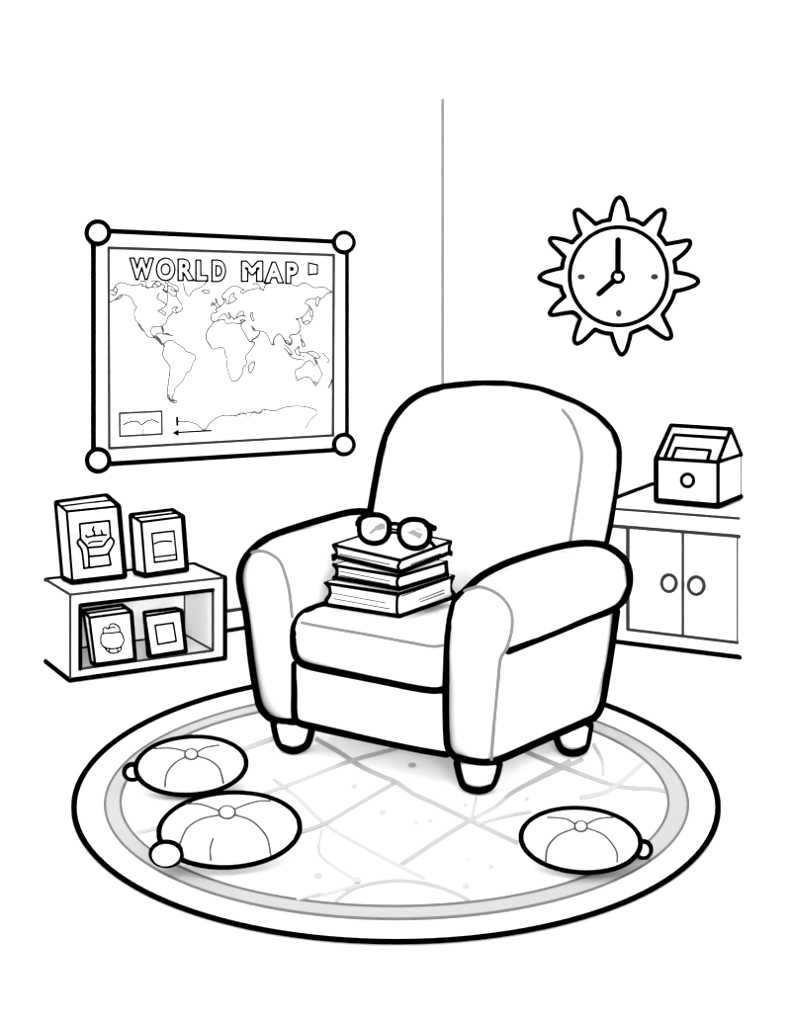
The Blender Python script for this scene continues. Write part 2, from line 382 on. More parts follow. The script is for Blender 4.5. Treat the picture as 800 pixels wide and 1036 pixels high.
def pic_book(name, fc, t, ztop, wout, label, art, group, thin=1.45, spine=True, grooves=1, back=None):
    """standing book: front cover corners TL TR BR BL in pixels; bottom rests on height ztop; t metres thick"""
    TL, TR, BR, BL = fc
    a = onz(*BL, ztop + .012); c = onz(*BR, ztop + .012)
    # keep the cover parallel to the shelf: use the mean depth
    n = (c - a).cross(UP).normalized(); n = n if n.y < 0 else -n
    p0 = a
    f = [plane_hit(x, y, p0, n) for x, y in (TL, TR, BR, BL)]
    dz = -n*t
    k = [p + dz for p in f]
    if back: k[0] = plane_hit(*back[0], p0 + dz, n); k[1] = plane_hit(*back[1], p0 + dz, n)
    b = MB(); b.hexa([f[3], f[2], k[2], k[3]], [f[0], f[1], k[1], k[0]], 'paper')
    R = rpx(wout, a); r = rpx(thin, a)
    ro = empty(name, (f[3] + f[2] + k[2] + k[3]) / 4 - UP*.01)
    tag(ro, label, 'book', group)
    b.poly([k[0], k[1], f[1], f[2], f[3], k[3], k[0]], R, 'ink')
    b.poly([f[0], f[1]], r, 'ink'); b.poly([f[0], f[3]], r, 'ink'); b.poly([f[0], k[0]], r, 'ink')
    for g in range(grooves):
        q = (g + 1) / (grooves + 1); b.poly([f[0].lerp(k[0], q) + UP*.003, f[1].lerp(k[1], q) + UP*.003], r*.85, 'ink')
    b.build('book_block', ro)
    b = MB()
    for kind, pts, rad in art:
        P = [plane_hit(x, y, p0 + n*.001, n) for x, y in pts]
        if kind == 's': P = crom(P, 5)
        if kind == 'c': b.poly(P, rpx(rad*1.3, a), 'ink', closed=True, n=6)
        elif kind == 'o': b.tube(crom(P, 5, True), rpx(rad*1.3, a), 'ink', closed=True, n=6)
        elif kind == 's': b.tube(P, rpx(rad*1.3, a), 'ink', n=6)
        else: b.poly(P, rpx(rad*1.3, a), 'ink', n=6)
    b.build('cover_picture', ro)
    return ro
z1 = ((50,495), .1)
zz = lambda z, *p: Z(z[0], z[1], p)
art = [('p', zz(z1,(315,500),(305,350),(605,318),(618,490)), 1.0),
       ('s', zz(z1,(370,465),(380,485),(440,472),(510,465),(575,462)), .9), ('s', zz(z1,(448,380),(437,410),(452,430),(455,468)), .9), ('s', zz(z1,(522,415),(530,440),(540,462)), .9),
       ('s', zz(z1,(395,550),(430,532),(480,528),(535,525)), .8),
       ('s', zz(z1,(310,500),(345,540),(380,580),(395,640),(402,780)), 1.0), ('s', zz(z1,(310,500),(285,525),(290,560),(325,610),(340,700),(350,800)), 1.0),
       ('p', zz(z1,(350,800),(620,765),(598,640)), 1.0), ('s', zz(z1,(390,590),(460,585),(540,575),(575,530),(618,490),(650,520),(645,560),(600,640),(580,660),(500,672),(400,680)), 1.0)]
TG = 'picture books on the low bookshelf'
pic_book('picture_book', zz(z1,(175,225),(700,172),(762,878),(233,940)), .10, SH, 2.8, 'tall white picture book with an armchair drawing, standing on the shelf top', art, TG, back=((57,508.5),(107.5,501.5)))
z2 = ((125,505), .1)
art = [('c', zz(z2,(285,348),(508,322),(538,612),(312,640)), .9), ('s', zz(z2,(315,450),(360,432),(420,425),(485,427)), .8), ('p', zz(z2,(308,588),(525,562)), .8)]
pic_book('picture_book', zz(z2,(178,232),(598,178),(638,712),(222,772)), .08, SH, 2.8, 'smaller picture book with a striped square picture, standing on the shelf top', art, TG, back=((132.5,521.5),(174.5,516.5)))
z3 = ((75,595), .15)
art = [('o', zz(z3,(190,310),(180,345),(185,380),(220,405),(270,408),(315,395),(335,355),(325,315),(310,298),(260,302)), .7),
       ('s', zz(z3,(195,305),(195,275),(210,265),(232,275),(240,248),(265,240),(295,255),(308,275),(308,298)), .7), ('s', zz(z3,(240,270),(265,262),(275,272)), .6),
       ('s', zz(z3,(205,400),(225,425),(260,440),(300,430),(318,410),(315,395)), .7), ('p', zz(z3,(240,405),(238,428)), .6), ('p', zz(z3,(290,402),(295,428)), .6)]
pic_book('picture_book', zz(z3,(102,200),(385,162),(410,482),(143,518)), .045, zb, 2.3, 'picture book with a small round figure on its cover, leftmost inside the shelf', art, TG, back=((85,618),(123.5,612.5)))
art = [('c', zz(z3,(545,252),(668,235),(688,358),(565,380)), .9)]
pic_book('picture_book', zz(z3,(478,190),(722,152),(752,425),(518,462)), .022, zb, 2.3, 'small picture book with a plain square on its cover, right of another inside the shelf', art, TG, grooves=0, back=((146.2,620),(178,616)))

# ------------------------------------------------------------------ right cabinet
C = onz(601, 648.5); E = onz(750, 667.3); cu_ = (E - C).normalized(); CL = (E - C).length
cw = Vector((-cu_.y, cu_.x, 0)); cw = cw if cw.y > 0 else -cw
CD = min(wall_gap(C, cw, WR), wall_gap(E, cw, WR)) - .03
def T(s, t, z): return C + cu_*s + cw*t + UP*z
def onC(x, y, k=0.0): return plane_hit(x, y, C - cw*k, cw)
def sx(p): return (p - C).dot(cu_)
CH = (onC(624, 514).z + onC(747, 525).z) / 2; CH2 = (onC(621, 531.5).z + onC(747, 543).z) / 2
CB = (onC(636, 636).z + onC(747, 650).z) / 2
xa, xb, xc = sx(onC(636, 600)), sx(onC(692, 600)), sx(onC(746.5, 600))
def tbox(b, s0, s1, t0, t1, z0, z1, m='white'):
    b.hexa([T(s0,t0,z0), T(s1,t0,z0), T(s1,t1,z0), T(s0,t1,z0)], [T(s0,t0,z1), T(s1,t0,z1), T(s1,t1,z1), T(s0,t1,z1)], m)
cab = empty('low_cabinet', T(CL/2, CD/2, 0))
tag(cab, 'low white two door cabinet against the right wall behind the armchair', 'cabinet')
b = MB(); tbox(b, 0, CL, 0, CD, .006, CH2)
b.poly([T(0,0,.008), T(CL-.008,0,.008)], rpx(2.5, C), 'ink'); b.poly([T(0,0,.008), T(0,0,CH2)], rpx(2, C), 'ink')
b.build('body', cab)
b = MB(); tbox(b, -.006, CL, -.006, CD, CH2, CH)
b.poly([T(0,-.006,CH), T(CL-.008,-.006,CH)], rpx(1.4, C), 'dark'); b.poly([T(0,-.006,CH2), T(CL-.008,-.006,CH2)], rpx(1.9, C), 'dark')
b.poly([T(0,-.006,CH+.004), T(0,CD,CH+.004)], rpx(2.5, C), 'ink'); b.poly([T(0,0,CH2), T(0,0,CH)], rpx(2, C), 'ink')
b.build('worktop', cab)
for s0, s1, kx, ky, kr in ((xa, xb, 676.7, 590, (7.3, 8.4)), (xb, xc, 704.3, 592.5, (7.8, 8.8))):
    b = MB(); tbox(b, s0 + .001, s1 - .001, -.010, -.0005, CB, CH2 - .004)
    if s0 == xa: b.poly([T(s0,-.010,CH2-.006), T(s0,-.010,CB)], rpx(1.9, C), 'dark'); b.poly([T(s1-.002,-.010,CH2-.006), T(s1-.002,-.010,CB)], rpx(1.4, C), 'dark')
    else: b.poly([T(s1,-.010,CH2-.006), T(s1,-.010,CB)], rpx(.8, C), 'dark')
    b.poly([T(s0,-.010,CB), T(s1,-.010,CB)], rpx(1.6, C), 'dark')
    d = b.build('door', cab)
    b = MB(); e0 = [(kx + kr[0]*math.cos(t*PI/12), ky + kr[1]*math.sin(t*PI/12)) for t in range(24)]
    R1 = [onC(x, y, .028) for x, y in e0]; ce = onC(kx, ky, .028)
    stem = [ce + (p - ce)*.5 + cw*.0175 for p in R1]; R0 = [p + cw*.010 for p in R1]; dome = [ce + (p - ce)*.6 - cw*.004 for p in R1]
    b.loft([stem, [ce + (p-ce)*.5 + cw*.010 for p in R1], R0, R1, dome], 'white'); b.tube(R1, rpx(1.75, C), 'dark', closed=True, n=8)
    b.build('knob', d)

# gable topped box on the cabinet
z4 = ((655,420), .125)
bl, br_ = onz(*zz(z4,(70,690))[0], CH + .014), onz(*zz(z4,(570,735))[0], CH + .014)
bn = (br_ - bl).cross(UP).normalized(); bn = bn if bn.y < 0 else -bn; bd = -bn
def onB(x, y, k=0.0): return plane_hit(x, y, bl - bn*k, bn)      # k = depth behind the front face
f = [onB(x, y) for x, y in zz(z4,(70,350),(570,380),(570,735),(70,690))]
bk = onz(*zz(z4,(735,668))[0], CH + .014); 
BDp = .30
root = empty('gable_box', (f[2] + f[3]) / 2 + bd*BDp/2 - UP*.012)
tag(root, 'white storage box with gabled lid and round clasp on the right cabinet', 'box')
dvec = Vector(((bk - br_).x, (bk - br_).y, 0)).normalized() * BDp
k4 = [p + dvec for p in f]; R = rpx(2.8, f[0]); r = rpx(1.85, f[0])
b = MB(); b.hexa([f[3], f[2], k4[2], k4[3]], [f[0], f[1], k4[1], k4[0]], 'white')
b.poly([f[0], f[3], f[2], k4[2]], R, 'ink'); b.poly([f[0], f[1], k4[1]], r*1.1, 'ink'); b.poly([f[1], f[2]], r, 'ink'); b.poly([k4[1], k4[2]], r*.5, 'ink')
body = b.build('box_body', root)
hz = onB(678.8, 430.6, BDp/2).z; rl = onB(678.8, 430.6, BDp/2); rr = onB(738.8, 434.4, BDp/2)
b = MB()
b.add([f[0], f[1], k4[1], k4[0], rl, rr], [(0,1,5,4),(2,3,4,5),(1,2,5),(3,0,4),(0,3,2,1)], 'white')
b.poly([f[0], rl, rr, k4[1]], R*.92, 'ink'); b.poly([f[1], rr], r*1.1, 'ink')
pn = (f[1] - f[0]).cross(rl - f[0]).normalized(); pn = pn if pn.y < 0 else -pn
def onG(x, y, k=.001): return plane_hit(x, y, f[0] + pn*k, pn)
b.poly([onG(x, y) for x, y in zz(z4,(142,340),(215,160),(632,186))], r*1.05, 'ink')
b.build('gable_lid', root)
sl = [onG(x, y) for x, y in zz(z4,(205,350),(235,275),(510,295),(490,365))]
b = MB(); b.ext(sl, pn*.006, 'white'); b.poly([p + pn*.006 for p in sl], r, 'ink'); b.build('handle_plate', root)
b = MB(); e = [(695.4 + 6.2*math.cos(t*PI/12), 486 + 6.4*math.sin(t*PI/12)) for t in range(24)]
R1 = [onB(x, y, -.012) for x, y in e]; b.loft([[p + bd*.012 for p in R1], R1], 'white', smooth=False); b.tube(R1, rpx(1.75, f[0]), 'ink', closed=True); b.build('clasp', root)

# ------------------------------------------------------------------ rug
RZ = .018
def ell(cx, cy, a, c, z, n=120): return [onz(cx + a*math.cos(2*PI*i/n), cy + c*math.sin(2*PI*i/n), z) for i in range(n)]
b = MB(); e0, e1 = ell(400.5, 816.5, 322.5, 133, .001), ell(400.5, 816.5, 322.5, 133, RZ)
b.loft([e0, e1], 'rug', smooth=False)
zs = [RZ + .0006]
def stroke(pts, wd, m='st1', smooth=True):
    P = [Vector((x, y, 0)) for x, y in pts]
    if smooth: P = crom(P, 4)
    L, R_ = [], []
    for i, p in enumerate(P):
        t = P[min(i+1, len(P)-1)] - P[max(i-1, 0)]; t.normalize(); nn = Vector((-t.y, t.x, 0))
        L.append(onz(p.x + nn.x*wd/2, p.y + nn.y*wd/2, zs[0])); R_.append(onz(p.x - nn.x*wd/2, p.y - nn.y*wd/2, zs[0]))
    n = len(P); zs[0] += .00008
    b.add(L + R_, [(i, i+1, n+i+1, n+i) for i in range(n-1)], m)
def dot(x, y, rx, ry, m='st1'):
    b.add([onz(x + rx*math.cos(t*PI/8), y + ry*math.sin(t*PI/8), zs[0]) for t in range(16)], [list(range(16))], m); zs[0] += .00005
p1 = ((60,680), .3375); p2 = ((300,780), .325); p3 = ((500,680), .3); p7 = ((230,590), .2875); p8 = ((440,590), .275)
stroke([(304,842),(329,833),(360,815),(401,791)], 4.5); stroke([(401,791),(418,803),(440,813),(475,830),(524,853)], 5)
stroke([(404,876),(440,852),(475,830)], 5); stroke([(475,830),(501,816),(521,800),(560,781),(590,768)], 4.5, 'st2'); stroke([(531,794),(577,769)], 4, 'st2')
stroke([(276,788),(300,806),(329,834),(368,857),(404,876),(430,889)], 4, 'st2')
stroke([(339,912),(358,899),(381,893),(407,891),(436,895),(459,903),(475,911)], 4); stroke([(316,908),(349,899),(365,894)], 3.5, 'st2')
stroke([(326,838),(323,863),(342,879),(362,892)], 3, 'st2'); stroke([(482,806),(477,829)], 3.5, 'st2'); stroke([(482,834),(510,826),(537,821)], 3.5, 'st2')
stroke([(531,760),(572,777),(624,795),(660,798),(676,801)], 4.5); stroke([(652,770),(627,792),(610,802),(586,807)], 5, 'st2')
stroke([(600,752),(609,769),(610,785)], 3.5, 'st2'); stroke([(319,747),(345,762),(368,777),(401,791)], 4.5); stroke([(402,757),(354,770),(302,790),(267,803)], 4, 'st2')
stroke([(239,760),(276,747)], 5, 'st2'); stroke([(138,842),(161,837)], 4, 'st2'); stroke([(300,842),(316,838),(335,830)], 4)
stroke([(300,910),(325,903)], 3, 'st2')
for q in ((358.5,795,3.5,2.4),(387,821.6,3.8,2.7),(421,832,2.2,1.5),(435,830,3,2),(470.6,814,2.5,1.8),(496.6,876.5,2.8,2.2),(471,896,4,2.6),(322,885.6,5,3),(473,869,2,1.5),(417,774,4,2.4),(361,890,5,3.2),(533,808,2,1.5)): dot(*q, m='st2')
rug = b.build('area_rug'); tag(rug, 'large round white area rug with pale sketched tile lines under the armchair', 'rug')
b = MB(); bo, bi = ell(401, 813.7, 295, 115.8, RZ + .0002), ell(399, 811.4, 277, 105, RZ + .0002)
top_o = [p + UP*.001 for p in bo]; top_i = [p + UP*.001 for p in bi]; n = len(bo)
b.add(bo + top_o + top_i + bi, [(i, (i+1) % n, n+(i+1) % n, n+i) for i in range(n)] + [(n+i, n+(i+1) % n, 2*n+(i+1) % n, 2*n+i) for i in range(n)] + [(2*n+i, 2*n+(i+1) % n, 3*n+(i+1) % n, 3*n+i) for i in range(n)], 'band')
def ringstrip(cx, cy, a, c, wd, z, m):
    o_ = ell(cx, cy, a + wd/2, c + wd/2, z); i_ = ell(cx, cy, a - wd/2, c - wd/2, z)
    b.add(o_ + i_, [(i, (i+1) % n, n+(i+1) % n, n+i) for i in range(n)], m)
ringstrip(401, 813.7, 295, 115.8, 2.6, RZ + .0018, 'g1'); ringstrip(399, 811.4, 277, 105, 2.6, RZ + .0018, 'g1')
tag(b.build('border_band', rug), 'pale grey ring band with grey edges')
b = MB(); P = ell(400.5, 816.5, 325, 135, .0078, 160); b.tube(P, [rpx(3.6, p) for p in P], 'ink', closed=True, n=10)
tag(b.build('edge_binding', rug), 'thick black rug edge')

# ------------------------------------------------------------------ armchair
P0 = onz(475, 805); cuv = Vector((.8434, -.5373, 0)); cvv = Vector((.6178, .7863, 0))
FN = cuv.cross(UP).normalized(); FN = FN if FN.y < 0 else -FN
def onF(x, y, t=0.0): return plane_hit(x, y, P0 + cvv*t*H, FN)
def Fs(pts, t=0.0): return [onF(x, y, t) for x, y in pts]
LT = .445
ROOT = empty('armchair', Vector(onF(440, 700, LT/2)).xy.to_3d() + UP*RZ)
tag(ROOT, 'large white rounded armchair with thick black outlines, standing on the round rug', 'armchair')
RP = 3.8; GP = 1.7
def ftube(b, pts, t, r=RP, m='ink', smooth=True, closed=False, bvh=None, lift=.0):
    """outline laid on the chair: t is the depth (or start and end depth) behind the front plane"""
    P = [Vector((x, y, 0)) for x, y in pts]
    if smooth: P = crom(P, 6, closed)
    N = len(P); ts = t if isinstance(t, tuple) else (t, t)
    out = []; 
    L = [0]
    for a, c in zip(P, P[1:]): L.append(L[-1] + (c - a).length)
    for i, p in enumerate(P):
        q = L[i] / L[-1]
        if len(ts) == 2: tt = ts[0] + (ts[1] - ts[0])*q
        else:
            k = q*(len(ts)-1); j = min(int(k), len(ts)-2); tt = ts[j] + (ts[j+1]-ts[j])*(k-j)
        w_ = onF(p.x, p.y, tt - lift)
        if bvh:
            rd = ray(p.x, p.y).normalized(); h = bvh.ray_cast(CAM, rd)
            if h[0] is not None and (h[0] - CAM).length < (w_ - CAM).length: w_ = h[0] - rd*(r*.6*h[0].y/F)
        out.append(w_)
    ds = [(p - CAM).length for p in out]
    for _ in range(7): ds = [sum(ds[max(0, i-2):i+3]) / len(ds[max(0, i-2):i+3]) for i in range(len(ds))]
    out = [CAM + (p - CAM).normalized()*min(d, (p - CAM).length + .004) for p, d in zip(out, ds)]
    b.tube(out, [r * p.y / F for p in out], m, closed=closed, n=10)
def bvh_of(b): return BVHTree.FromPolygons([tuple(p) for p in b.v], b.f)

# base
b = MB(); fl = Fs([(297,660),(456,690),(456,764),(300,732)]); b.loft([fl, [p + cvv*(.43*H) for p in fl]], 'fabric', smooth=False)
ftube(b, [(298,672),(298,700),(298,722),(302,731),(320,736),(370,747),(420,757.5),(452,763)], 0)
b.build('base', ROOT)
# seat cushion
b = MB()
prof = [(448,695),(437,697),(380,686),(345,679),(308,671),(300,664),(297,655),(297,642),(303,634),(331,637),(374,645),(414,652),(437,655.5),(448,655)]
def lift_loop(px, t, dy, shrink=0):
    base = Fs(px, 0.0); out = []
    for i, p in enumerate(base):
        q = p + cvv*(t*H)
        if 7 <= i <= 13: q = q + UP*(dy*H)
        out.append(q)
    return out
l0 = lift_loop(prof, -.012, -.004); l1 = lift_loop(prof, .004, .022); l2 = lift_loop(prof, .035, .034); l3 = lift_loop(prof, .10, .036); l4 = lift_loop(prof, .37, .030)
b.loft([l0, l1, l2, l3, l4], 'fabric'); bv = bvh_of(b)
ftube(b, [(340,608),(329,611.5),(313,617),(303,624),(298,633),(296.5,645),(297.5,659),(302,668.5),(312,674),(345,681),(388,689.5),(417,695.5),(437,698.5),(447,698)], (.09,.04,-.012,-.016,-.014,-.014,-.014,-.014,-.014), bvh=bv)
ftube(b, [(305,630),(331,635),(374,642.5),(414,650),(437,654),(447,653)], -.012, r=GP, m='g1', bvh=bv)
b.build('seat_cushion', ROOT)
# back
fr = [(366,640),(368,560),(375,517),(381,488),(387,462),(393,442),(402,425),(418,410),(440,402),(480,398),(520,398),(550,404),(569,414.5),(577.5,425),(584,440),(588.5,458),(587,480),(583,507.5),(577,547),(566,620),(562,640)]
re = [(400,620),(395,560),(399,517),(401,488),(405,462),(409,442),(417,420),(431,400),(450,393.5),(487,390),(514,390.5),(545,395.5),(584,410),(604,422.5),(618,437.5),(624,455),(624,474),(621,499),(612.5,549),(602,610),(598,640)]
mid = .5
b = MB(); tb0, tb1 = .375, .535
L0 = Fs(fr, tb0); L1b = Fs(re, tb1)
inn = [ (sum((p for p in L0), Vector())/len(L0)).lerp(p, .93) - cvv*.012 for p in L0]
Lm = [a.lerp(c, .5) for a, c in zip(L0, L1b)]
b.loft([inn, L0, Lm, L1b], 'fabric'); bv = bvh_of(b)
ftube(b, [(373,526),(374.6,516.6),(379.5,488),(385,459),(391,439),(399.6,422),(414,406),(431,396),(448.5,391.5),(467.5,389),(489.5,388),(514,388.7),(542,393),(564,400),(586,409.5),(605,421.5),(619,436.5),(625,452.5),(625,472),(621.5,499),(617,529),(612,552)], (.37,.37,.37,.46,.53,.54,.54,.54,.54,.54,.54,.54,.54), bvh=bv)
ftube(b, [(569,414.5),(577.5,425),(584,440),(588.5,458),(587,480),(583,507.5),(577,547)], .37, r=GP*.95, m='g1', bvh=bv)
b.build('backrest', ROOT)
# left arm
fo = [(296,730),(285,730),(273,727),(264,716),(259,699),(254,668),(249,622),(245,600),(243,583),(246,568),(255,557),(265,554.5),(276,559),(284,568),(290,583),(294,600),(296,622),(297,660)]
def la(k, t, dy=0, sc=None):
    sc = sc if sc is not None else 1 - .09*k
    return Fs([(268 + 107*k + (x - 268)*sc, 557.5 - 37*k + (y - 557.5)*sc + dy) for x, y in fo], t)
b = MB(); b.loft([la(0,0), la(.10,.04,-3.5), la(.28,.11,-5), la(.5,.20,-5.5), la(.75,.29,-3.5), la(1,.372,0)], 'fabric'); bv = bvh_of(b)
ftube(b, [(374,518),(362,517.5),(350,519),(330.6,524),(302,532.5),(273,543),(256,555),(246,568),(242,583),(244,600),(249,622),(254,668),(259,699),(263,715),(272,726),(284,730),(297,730.5)], (.35,.27,.185,.085,-.002,-.004,-.004,-.004,-.004,-.004,-.004,-.004))
ftube(b, [(255,559),(263,557.3),(273,560),(283,568),(289,583),(293,600),(295.5,624)], 0, r=GP, m='g1', bvh=bv, lift=.002)
b.build('armrest', ROOT)
# right arm
fo = [(480,770),(461,766),(453,755),(452,700),(455,637),(461,610),(471,599),(488,594.5),(505,602),(517,618),(518,637),(513,655),(506,668),(502,714),(498,768)]
ro_ = [(590,735),(580,722),(570,715),(568,680),(568,600),(573,572),(585,556),(603,551),(624,558),(637,573),(637,590),(629,608),(621,617),(617,665),(611,714)]
L0 = Fs(fo, 0); L1b = Fs(ro_, LT)
loops = []
for k, bump in ((0,0),(.08,.006),(.22,.016),(.4,.022),(.6,.02),(.8,.012),(1,0)):
    lp = [a.lerp(c, k) for a, c in zip(L0, L1b)]
    cz = lp[8].lerp(lp[11], .5).lerp(lp[5], .35)
    for i in range(5, 11): lp[i] = lp[i] + (lp[i] - cz).normalized()*bump
    loops.append(lp)
c_roll = (loops[-1][5] + loops[-1][9] + loops[-1][7] + loops[-1][11]) / 4
b = MB(); b.loft(loops, 'fabric'); bv = bvh_of(b)
ftube(b, [(461,766),(453.5,757),(451.5,740),(451,700),(453.5,640),(460,609),(470,598),(486,583.5),(505,573),(522,566),(545,558.5),(568,552.5),(590,549.5),(610,551.5),(625,559.5),(634.5,571),(637,586),(634,601),(626,612),(614,619),(590,628),(555,642.5),(530,652.5),(514,659)],
      (0,0,0,0,0,0,.02,.08,.15,.23,.29,.34,.38,.42,.44,.43,.40,.25,.10,.0), bvh=bv)
ftube(b, [(470,598),(478,595),(488,594),(505,602),(516.5,617),(518,636),(513,655),(506.5,667),(504,690),(501.5,714),(497,768)], 0, r=GP, m='g1', bvh=bv, lift=.002)
ftube(b, [(461,766),(478,770),(495,771),(510,766.5),(550,748.5),(590,731),(602,725),(608,715),(611,703),(618,660),(624,618)], (0,0,0,.1,.25,.40,.44,.44,.44), bvh=bv)
b.build('armrest', ROOT)
# legs
def leg(cx, cy, pts):
    ax = onz(cx, cy, RZ); b = MB(); D = ax.y
    left = [(x, y) for x, y in pts if x <= cx + .5]; 
    prof = []
    for x, y in left: q = atD(x, y, D); prof.append((abs(q.x - ax.x) * .92, max(q.z, ax.z)))
    prof[-1] = (prof[-2][0]*.7, ax.z + .001)
    rings = [[Vector((ax.x + r_*math.cos(t*PI/12), ax.y + r_*math.sin(t*PI/12), z_)) for t in range(24)] for r_, z_ in prof]
    b.loft(rings, 'fabric')
    P = [atD(p.x, p.y, D) for p in crom([Vector((x, y, 0)) for x, y in pts], 5)]
    bv = bvh_of(b); Q = []; P = [CAM + (p - CAM)*((D - .4*prof[0][0])/D) for p in P]
    for p in P:
        h = bv.ray_cast(CAM, (p - CAM).normalized())
        if h[0] is not None and (h[0] - CAM).length < (p - CAM).length: p = h[0]
        if p.z < RZ + .012: p = CAM + (p - CAM) * ((H - RZ - .012) / (CAM.z - p.z))
        Q.append(p)
    b.tube(Q, rpx(3.5, ax), 'ink', n=10)
    return b.build('leg', ROOT)
FLp = [(276.6,731),(279.5,745),(284.6,755),(296.7,759.6),(309,755),(313.4,746.7),(315.4,738)]
FRp = [(462,771.5),(465,785),(470,796),(484,800),(496,796),(502,785),(505,773)]
RRp = [(561,733),(562.5,745),(566,755),(571,760),(580,762),(590,759),(594,751),(597,733)]
leg(296, 757, FLp); leg(484, 797, FRp); leg(580, 758, RRp)
rl_ = onz(296, 757, RZ) + (onz(580, 758, RZ) - onz(484, 797, RZ))
b = MB(); rings = [[Vector((rl_.x + r_*math.cos(t*PI/12), rl_.y + r_*math.sin(t*PI/12), RZ + z_)) for t in range(24)] for r_, z_ in ((.03,.001),(.045,.03),(.055,.095))]
b.loft(rings, 'fabric'); b.tube([p + UP*.009 for p in rings[0]], .008, 'ink', closed=True); b.build('leg', ROOT)

# ------------------------------------------------------------------ book stack on the seat
z5 = ((320,505), .2)
def flat_book(label, ztop, zbot, Lp, Fp, Rp, out_l, out_r, marks, topface=False):
    a, c, d = onz(*Lp, ztop), onz(*Fp, ztop), onz(*Rp, ztop); e = a + d - c; dn = UP*(zbot - ztop)
    ro = empty('hardback_book', (a + c + d + e)/4 + dn); tag(ro, label, 'book', 'stacked books on the armchair seat')
    g = UP*.006; cz_ = (a + c + d + e) / 4
    ins = lambda p: p + (cz_ - p)*.05
    # page block between two covers
    b = MB(); b.hexa([ins(p) + dn + g for p in (a, c, d, e)], [ins(p) - g for p in (a, c, d, e)], 'paper')
    def onpl(x, y, p, q):
        n_ = (q - p).cross(UP).normalized(); n_ = n_ if n_.y < 0 else -n_; return plane_hit(x, y, p + n_*.0005, n_)
    for side, pts in marks:
        p, q = (ins(a), ins(c)) if side == 'l' else (ins(c), ins(d))
        b.tube([onpl(x, y, p, q) for x, y in pts], rpx(.62, a), 'g2', n=5)
    b.build('page_block', ro)
    R = rpx(2.2, a)
    for nm, sh in (('top_cover', Vector((0,0,0))), ('bottom_cover', dn)):
        lo_ = [p + sh + (UP*0 if nm == 'bottom_cover' else -g) for p in (a, c, d, e)]
        b = MB(); b.hexa(lo_, [p + g for p in lo_], 'paper')
        up = UP*(.003 if nm == 'bottom_cover' else (0 if topface else -.003))
        Q = [p + sh + up for p in (a, c, d, e)]
        rr_ = R if (topface or nm == 'bottom_cover') else R*.75
        b.poly(Q, rr_*(.8 if nm == 'top_cover' and topface else 1), 'ink', closed=True); b.build(nm, ro)
    D_a = a.y - .001; D_d = d.y
    b = MB(); b.tube(crom([atD(x, y, D_a) for x, y in out_l], 5), rpx(2.0, a), 'ink'); b.build('cover_edging', ro)
    b = MB(); b.tube(crom([atD(x, y, D_d) for x, y in out_r], 5), rpx(2.0, a), 'ink'); b.build('cover_edging', ro)
    b = MB()
    fx, fy = Fp; fb = HY + (H - zbot) * F / c.y
    b.tube(crom([atD(x, y, c.y - .004) for x, y in ((fx, fy + 1), (fx - 2.2, fy + 5), (fx - 2.4, fb - 6), (fx, fb - 1))], 5), rpx(1.5, c), 'ink', n=6)
    b.build('spine_edging', ro)
    return ro
zB, z2_, z3_, z4_ = .333*H, .3835*H, .4187*H, .4496*H
flat_book('large white book at the bottom of the stack on the armchair seat', z2_, zB, (329,589), (404,600), (459,582),
          Z(*z5, [(50,425),(68,450),(70,480),(50,510),(45,530)]), Z(*z5, [(690,395),(680,420),(678,450),(700,485)]),
          [('l', Z(*z5, [(80,475),(350,525)])), ('l', Z(*z5, [(85,503),(370,555)])), ('r', Z(*z5, [(520,508),(645,460)])), ('r', Z(*z5, [(525,520),(645,475)])), ('l', Z(*z5, [(70,435),(420,492)])), ('r', Z(*z5, [(430,492),(680,400)]))])
flat_book('middle white book in the stack on the armchair seat', z3_, z2_ + .0064, (338,571), (404,582), (451.5,568),
          Z(*z5, [(88,332),(104,352),(104,380),(88,405)]), Z(*z5, [(657,318),(657,345),(662,385)]),
          [('l', Z(*z5, [(120,365),(370,415)])), ('l', Z(*z5, [(120,385),(370,432)]))])
flat_book('white book on top of the stack, under the black glasses', z4_, z3_ + .0064, (337,551.4), (405,567), (456,548),
          Z(*z5, [(88,238),(105,265),(103,288),(86,304)]), Z(*z5, [(678,218),(670,245),(672,262),(680,280)]),
          [('l', Z(*z5, [(120,278),(370,330)])), ('l', Z(*z5, [(125,298),(378,348)])), ('r', Z(*z5, [(478,330),(628,275)]))], topface=True)

# ------------------------------------------------------------------ glasses on the books
z6 = ((350,510), .125)
ZT = z4_ + .011
ga, gc = onz(378, 551.5, ZT), onz(418, 557, ZT); gn = (gc - ga).cross(UP).normalized(); gn = gn if gn.y < 0 else -gn
gn = (gn + UP*.0).normalized()
def onQ(x, y, k=0.0): return plane_hit(x, y, ga + gn*k, gn)
root = empty('reading_glasses', (ga + gc)/2)
tag(root, 'thick black round glasses resting on top of the stacked books', 'glasses')
lensL = Z(*z6, [(228,86),(290,95),(338,130),(350,185),(340,250),(300,300),(228,318),(160,300),(118,255),(108,190),(118,125),(160,95)])
lensR = Z(*z6, [(555,123),(620,135),(662,170),(678,225),(672,290),(630,340),(560,358),(490,340),(445,290),(430,225),(445,165),(490,132)])
rg_ = rpx(2.75, ga)
b = MB()
for pts in (lensL, lensR): b.tube(crom([onQ(x, y) for x, y in pts], 5, True), rg_, 'ink', closed=True, n=10)
b.tube([onQ(*q) for q in Z(*z6, [(345,160),(395,158),(445,165)])], rpx(2.0, ga), 'ink'); b.tube([onQ(*q) for q in Z(*z6, [(348,236),(385,228),(425,238)])], rpx(1.5, ga), 'ink')
